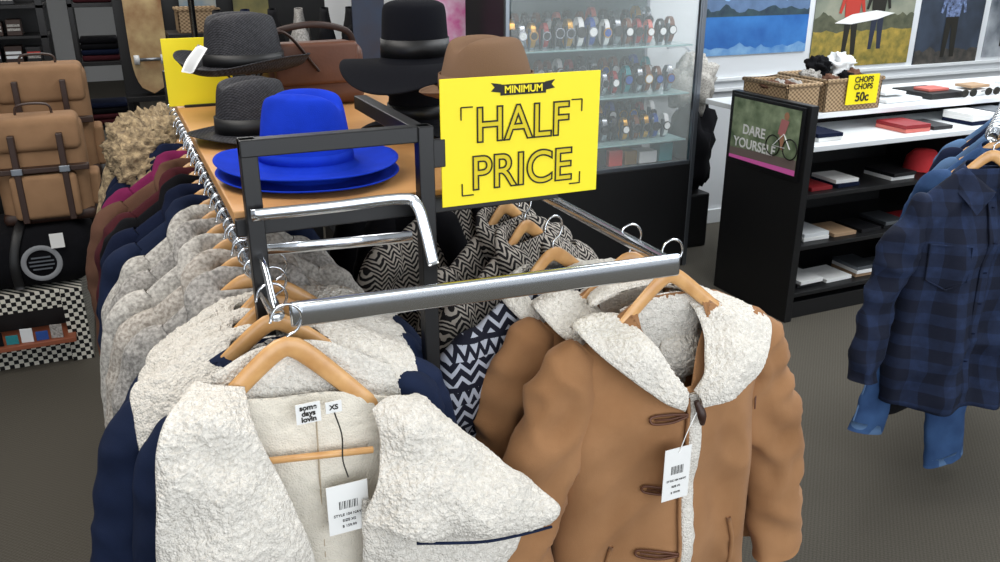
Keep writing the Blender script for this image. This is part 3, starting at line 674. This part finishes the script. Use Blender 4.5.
bm=[m_white,m_paper,wm[0],wm[5],wm[8],m_navy,M('book_tan',(170,140,110),.6),m_alu,wm[0],m_paper]
for z,n in ((.131,9),(.361,9),(.601,8),(.826,10)):
    x=2.80
    for i in range(n):
        w=random.uniform(.12,.17)
        if x+w>4.5: break
        if x<3.74<x+w+.02: x=3.76
        if z<.5 or random.random()<.7:
          for k in range(random.randint(1,3)): 
            box('book',x,x+w,2.82+random.uniform(0,.02),3.0,z+k*.018,z+k*.018+.017,random.choice(bm),bk,.001,rot=random.uniform(-.05,.05))
        x+=w+.03
bk2=group('counter_top_trays',(4,3.1,.92))
for i,x in enumerate((3.42,3.72,4.02,4.32,4.62)): 
    box('tray',x,x+.24,3.05,3.3,.921,.940+.01*(i%2),[m_white,m_black,m_white][i%3],bk2,.005)
    box('tray_item',x+.04,x+.18,3.1,3.2,.951,.965,bm[(i*3)%9],bk2,.003)
cap=group('red_cap',(3.62,2.95,.62)); mr=M('red_cotton',(200,46,52),.8)
lathe('cap_crown',[(.001,.10),(.05,.095),(.08,.06),(.09,0)],(3.62,2.95,.602),mr,cap,n=28)
patch('cap_peak',[[(3.55,2.89,.605),(3.62,2.86,.612),(3.69,2.89,.605)],[(3.57,2.82,.60),(3.62,2.79,.606),(3.67,2.82,.60)]],mr,cap,nu=8,nv=12,th=.003,amp=0)
sgp=group('sunglasses_row',(4.0,3.1,.94))
for i in range(5):
    x=3.95+.17*i
    for s in (-1,1): blob('lens',(x+s*.03,3.02,.945),(.026,.006,.02),m_ink,sgp,0)
    tube('bridge',[(x-.01,3.015,.952),(x+.01,3.015,.952)],.003,m_ink,sgp,n=6)
    for s in (-1,1): tube('arm',[(x+s*.055,3.02,.95),(x+s*.058,3.04,.945)],.003,m_ink,sgp,n=6)
hb=group('hanging_backpack',(2.95,3.9,.8))
blob('pack_upper',(2.93,3.95,.93),(.13,.10,.15),m_lgrey,hb,.5,2); blob('pack_lower',(2.93,3.95,.56),(.15,.12,.28),m_blackw,hb,.4,4)
tube('pack_strap',[(2.9,3.86,1.06),(2.85,3.80,.9),(2.88,3.83,.6)],.015,m_blackw,hb,res=16,ratio=.4)
tube('pack_hook',[(2.93,3.95,1.06),(2.93,4.05,1.12),(2.93,4.21,1.10)],.006,m_chrome,hb,res=10)
box('pack_floor_stand',2.82,3.04,3.85,4.1,0,.32,m_black,hb,.01)
# ------------------------------------------------------------------ right rack
r2=group('denim_rack',(2.6,1.9,0)); RZ=1.155
A=V((2.07,1.49,RZ)); B=V((2.95,2.08,RZ)); dd=(B-A).normalized()
tube('rack_rail',[A,B],.0125,m_chrome,r2,n=14)
tube('rack_leg',[(2.80,1.98,.02),(2.80,1.98,RZ)],.016,m_chrome,r2,n=12)
tube('rack_foot',[(2.60,2.18,.018),(3.0,1.78,.018)],.016,m_chrome,r2,n=12); tube('rack_crossfoot',[(2.6,1.85,.018),(2.95,2.08,.018)],.016,m_chrome,r2,n=12)
for i in range(16): 
    c=A.lerp(B,.05+i*.05); tube('rail_ring',[c+V((-.02*math.cos(a)*dd.y,.02*math.cos(a)*dd.x,.02*math.sin(a))) for a in [j*math.pi/7 for j in range(14)]],.0025,m_chrome,r2,n=5,closed=True,up=dd)
garment('plaid_shirt',2.125,1.52,1.065,m_plaid,hw=.205,length=.70,rot=-.3,depth=.06,seed=71,collar='shirt',zr=RZ,sl=.52,so=.06,sr=.050,drop=.06,hem=.98,amp=.035,wr=.016,rows=70,N=110,swr=.010)
for i,(nm,m) in enumerate((('denim_shirt',m_jean),('denim_shirt',m_ljean),('navy_shirt',m_navy),('denim_shirt',m_ljean))):
    c=A.lerp(B,.28+.17*i); garment(nm,c.x+.05,c.y,1.07,m,hw=.19,length=.62,rot=-.5,depth=.05,seed=72+i,collar='shirt',zr=RZ,sl=.45,drop=.06)
jn=group('blue_jeans',(2.15,1.62,.5))
def leg(pts,r):
    tube('jean_leg',pts,r,m_jean,jn,n=32,res=50,ratio=.32,up=(0,1,0),amp=.008,ns=12,wr=.006)
    a,b=V(pts[-1]),V(pts[-2]); t=(b-a).normalized()
    tube('jean_hem',[a+t*.0,a+t*.03],r[-1]*1.04,m_ljean,jn,n=32,ratio=.34,up=(0,1,0))
    s=t.cross(V((0,1,0))).normalized()
    tube('jean_side_seam',[V(q)+s*rr*.97 for q,rr in zip(pts,r)],.0025,m_ljean,jn,n=6)
tube('waist',[(2.06,1.63,.80),(2.06,1.63,.70),(2.09,1.63,.60)],[.07,.1,.09],m_jean,jn,n=20,res=10,ratio=.4,up=(0,1,0))
leg([(2.06,1.62,.68),(1.99,1.61,.46),(1.925,1.60,.25)],[.09,.075,.068])
leg([(2.20,1.62,.68),(2.24,1.60,.38),(2.28,1.58,.07)],[.095,.085,.078])
garment('black_top',2.10,1.605,.80,m_blackw,hw=.12,length=.50,depth=.02,seed=76,sleeves=False)
# ------------------------------------------------------------------ left display
ds=group('checkered_display_stand',(-.9,3.9,0))
box('lower_panel',-1.7,-.27,3.70,4.25,0,.11,m_check,ds,.002)
box('ledge',-1.7,-.30,3.62,4.25,.11,.13,M('red_wood',(140,78,52),.5),ds,.002)
box('inner_back',-1.68,-.33,3.80,4.25,.13,.24,m_black,ds,0)
box('side_panel',-.33,-.25,3.68,4.25,.0,.32,m_check,ds,.002)
box('upper_panel',-1.7,-.33,3.70,4.25,.24,.32,m_check,ds,.002)
pk=group('sock_packets',(-.6,3.7,.15))
random.seed(5)
for i in range(16): 
    x=-1.2+i*.054; box('packet',x,x+.045,3.64,3.645,.131,.17+.02*(i%2),random.choice([m_white,m_grey,m_blackw,wm[4],wm[6],m_white]),pk,.001,rot=random.uniform(-.2,.2))
df=group('black_duffel_bag',(-.55,3.9,.35))
box('duffel_body',-1.15,-.18,3.70,4.15,.321,.565,m_blackw,df,.10,seg=6)
for x in (-.85,-.47): tube('duffel_strap',[(x,3.695,.34),(x,3.685,.46),(x+.03,3.74,.57),(x+.06,3.9,.60)],.018,m_black,df,res=20,ratio=.25,up=(0,1,0))
lathe('round_logo',[(.055,0),(.06,.002),(.07,.002),(.075,0)],(0,0,0),M('logo_grey',(140,142,146),.6),df,n=28)
o=df.children[-1]
for v in o.data.vertices: v.co=V((-.375+v.co.x,3.694-v.co.z,.44+v.co.y))
for j,w in enumerate((.035,.045,.045,.035)): box('logo_line',-.375-w,-.375+w,3.692,3.694,.413+.016*j,.419+.016*j,m_alu,df,0)
box('swing_tag',-.33,-.28,3.68,3.683,.50,.56,m_paper,df,0)
def pack(x0,x1,y0,y1,z0,z1):
    p=group('brown_canvas_backpack',((x0+x1)/2,(y0+y1)/2,z0)); w=x1-x0; h=z1-z0
    box('pack_body',x0,x1,y0,y1,z0,z1,m_canvas,p,.05,seg=5)
    box('top_flap',x0+.01,x1-.01,y0-.02,y1-.02,z1-h*.3,z1+.01,m_canvas,p,.03,seg=4)
    box('front_pocket',x0+w*.14,x1-w*.14,y0-.05,y0+.02,z0+.03,z0+h*.5,m_canvas,p,.02,seg=4)
    box('leather_base',x0-.003,x1+.003,y0-.004,y1,z0,z0+h*.12,m_dlea,p,.02,seg=3)
    for f in (.25,.75): box('strap',x0+w*f-.012,x0+w*f+.012,y0-.056,y0-.02,z0+h*.05,z1-.05,m_dlea,p,.003); box('buckle',x0+w*f-.02,x0+w*f+.02,y0-.06,y0-.05,z0+h*.52,z0+h*.58,m_alu,p,.002)
    box('mid_strap',x0-.004,x1+.004,y0-.045,y0,z0+h*.52,z0+h*.57,m_dlea,p,.003)
    tube('grab_handle',[(x0+w*.3,(y0+y1)/2,z1),(x0+w*.35,(y0+y1)/2,z1+.045),(x0+w*.65,(y0+y1)/2,z1+.045),(x0+w*.7,(y0+y1)/2,z1)],.010,m_dlea,p,res=20,ratio=.5)
    box('side_pocket',x1-.01,x1+.035,y0+.03,y1-.03,z0+.05,z0+h*.45,m_canvas,p,.015,seg=3)
pl1=group('bag_plinth',(-.5,4.5,0)); box('plinth_block',-1.6,-.05,4.3,4.75,0,.62,m_black,pl1,.005)
pack(-.50,-.12,4.36,4.6,.62,1.13); pack(-1.0,-.55,4.36,4.6,.62,1.13)
pack(-.49,-.15,3.82,4.02,.567,.99); pack(-.98,-.58,3.82,4.02,.567,.98)
sh=group('black_shelving_unit',(-.8,6,0))
for x in (-2.6,-1.5,-.36): 
    for y in (5.8,6.2): box('upright',x,x+.04,y,y+.04,0,2.3,m_blackm,sh,.002)
box('unit_back',-2.6,-.32,6.24,6.26,0,2.3,m_black,sh,0)
for z in (.25,.65,1.0,1.33,1.7): box('shelf',-2.6,-.32,5.8,6.24,z-.02,z,m_black,sh,.002)
box('sloped_deck',-2.6,-.30,5.6,5.8,.62,.66,m_black,sh,.002)
wl=group('boxed_wallets',(-.8,6,1))
for z in (.66,1.001,1.16,1.331):
    if z==1.16: box('wallet_shelf',-2.6,-.32,5.8,6.1,1.145,1.159,m_black,wl,0)
    x=-2.5
    while x<-.45:
        w=random.uniform(.07,.10); 
        if not (x<-1.46<x+w+.05): 
            hh=random.uniform(.07,.11); box('wallet_box',x,x+w,5.84,5.96,z,z+hh,m_dlea if random.random()<.4 else wm[0],wl,.003)
            for s_,mm in ((.3,random.choice([m_white,m_grey,m_white])),(.55,random.choice([m_red,wm[4],m_grey,m_white]))): box('wallet_sleeve',x+.005,x+w-.005,5.836,5.84,z+hh*s_,z+hh*(s_+.16),mm,wl,0)
        x+=w+.02
s3=group('black_display_frame',(.0,6.5,0))
for x in (-.2,.06): 
    for y in (6.0,6.3): box('frame_upright',x,x+.03,y,y+.03,0,2.2,m_blackm,s3,.002)
for z in (.55,.95,1.3,1.7): box('frame_shelf',-.2,.09,6.0,6.33,z,z+.025,m_blackm,s3,.002)
dg=group('folded_tshirts',(-.05,6.1,.98))
for z in (.576,.976,1.326): 
    for k in range(4): box('folded_shirt',-.165,.055,6.04,6.27,z+k*.035,z+k*.035+.033,random.choice([m_blackw,m_navy,m_maroon,m_grey,m_blackw]),dg,.012,seg=3)
def board(x,y,z0,h,w,mat,g):
    pts=[];n=28
    for i in range(n+1):
        u=i/n; ww=w*(1-abs(2*u-1)**6)**.5 if 0<u<1 else .001
        pts.append((ww,z0+h*u))
    vs=[];fs=[]
    for (ww,z) in pts:
        cv=.03*abs(2*(z-z0)/h-1)**3
        for dx,dy in ((-1,-.005),(1,-.005),(1,.005),(-1,.005)): vs.append((x+dx*ww,y+dy-cv,z))
    for i in range(n):
        for k in range(4): fs.append((i*4+k,i*4+(k+1)%4,(i+1)*4+(k+1)%4,(i+1)*4+k))
    obj('deck',vs,fs,mat,g,False)
def trucks(x,y,z0,h,w,g):
    for f in (.2,.8):
        for s in (-1,1):
            tube('wheel',[(x+s*w*.7-.015,y-.05,z0+h*f),(x+s*w*.7+.015,y-.05,z0+h*f)],.028,m_white,g,n=14)
        tube('truck',[(x-w*.7,y-.045,z0+h*f),(x+w*.7,y-.045,z0+h*f)],.01,m_alu,g,n=8)
for i,(x,m) in enumerate(((.21,M('deck_wood',(205,180,130),.5,rgb2=(140,96,54),vs=9)),(.52,M('deck_blue',(70,120,150),.5,rgb2=(190,180,160),vs=7)),(.83,M('deck_green',(50,60,50),.5,rgb2=(150,140,80),vs=6)))):
    g=group('longboard',(x,5.6,.8)); board(x,5.62,.82,1.0,.105,m,g); trucks(x,5.62,.82,1.0,.105,g)
st=group('longboard_display_rack',(.5,5.75,0))
box('rack_back',.05,1.3,5.68,5.71,.78,1.95,m_black,st,.002); box('rack_lip',.05,1.3,5.54,5.70,.78,.81,m_blackm,st,.002)
for x in (.08,1.25): box('rack_leg',x,x+.04,5.71,5.75,0,1.95,m_blackm,st,.002)
bb=basket(.36,.58,5.1,5.3,1.20,.12); box('stand_top',.3,.64,5.05,5.35,1.18,1.20,m_black,bb,.002); box('stand_leg',.47,.51,5.18,5.22,0,1.18,m_black,bb,.002)
r3=group('background_clothes_rack',(1.0,4.4,0))
tube('rack_rail',[(.35,4.3,1.45),(1.45,4.3,1.45)],.013,m_chrome,r3,n=10)
for x in (.37,1.43): tube('rack_leg',[(x,4.3,.01),(x,4.3,1.45)],.014,m_chrome,r3,n=10); tube('rack_foot',[(x,4.05,.015),(x,4.55,.015)],.015,m_chrome,r3,n=10)
for i,m in enumerate((m_blackw,m_navy,m_blackw,m_grey,m_blackw,m_blackw,m_navy,m_blackw)):
    garment('hanging_jacket',.48+i*.125,4.3,1.36,m,hw=.22,length=.8,rot=1.35,depth=.05,seed=80+i,rows=20,N=40,sl=.5)
dp_=group('snowboard_display',(1.3,4.0,0))
for i,(x,m) in enumerate(((1.10,M('sb_dark',(40,30,40),.5,rgb2=(24,44,70),vs=7)),(1.50,M('sb_pink',(205,50,140),.5,rgb2=(225,210,222),vs=12)))):
    g=group('snowboard',(x,4.0,0)); board(x,3.95,.36,1.4,.075,m,g)
box('board_base',.85,1.6,3.85,4.05,.0,.36,m_black,dp_,.004)
# ------------------------------------------------------------------ lights
def area(name,loc,rot,sx,sy,e,c=(1,1,1)):
    l=bpy.data.lights.new(name,'AREA'); l.shape='RECTANGLE'; l.size=sx; l.size_y=sy; l.energy=e; l.color=c
    o=bpy.data.objects.new(name,l); o.location=loc; o.rotation_euler=rot; sc.collection.objects.link(o)
area('ceiling_light_1',(-.5,1.8,2.95),(0,0,0),1.2,2.4,52,(1,.96,.91))
area('ceiling_light_2',(2.5,1.8,2.95),(0,0,0),1.0,2.4,52,(.95,.98,1))
area('ceiling_light_3',(0,6.5,2.95),(0,0,0),2,4,90,(1,.98,.95))
area('ceiling_light_4',(4.5,2.8,2.95),(0,0,0),2,3,95,(.93,.97,1))
area('window_daylight',(1.5,-1.9,1.6),(math.radians(90),0,0),6,2.2,120,(.92,.96,1))
w=bpy.data.worlds.new('w'); sc.world=w; w.use_nodes=True; w.node_tree.nodes['Background'].inputs[0].default_value=(.85,.92,1,1); w.node_tree.nodes['Background'].inputs[1].default_value=.65
# ------------------------------------------------------------------ camera
cd=bpy.data.cameras.new('camera'); cd.sensor_width=36; cd.lens=850/1000*36; cd.clip_start=.05
co=bpy.data.objects.new('camera',cd); co.location=(0,0,1.6); co.rotation_euler=(math.radians(90-21),0,math.radians(-24)); sc.collection.objects.link(co); sc.camera=co
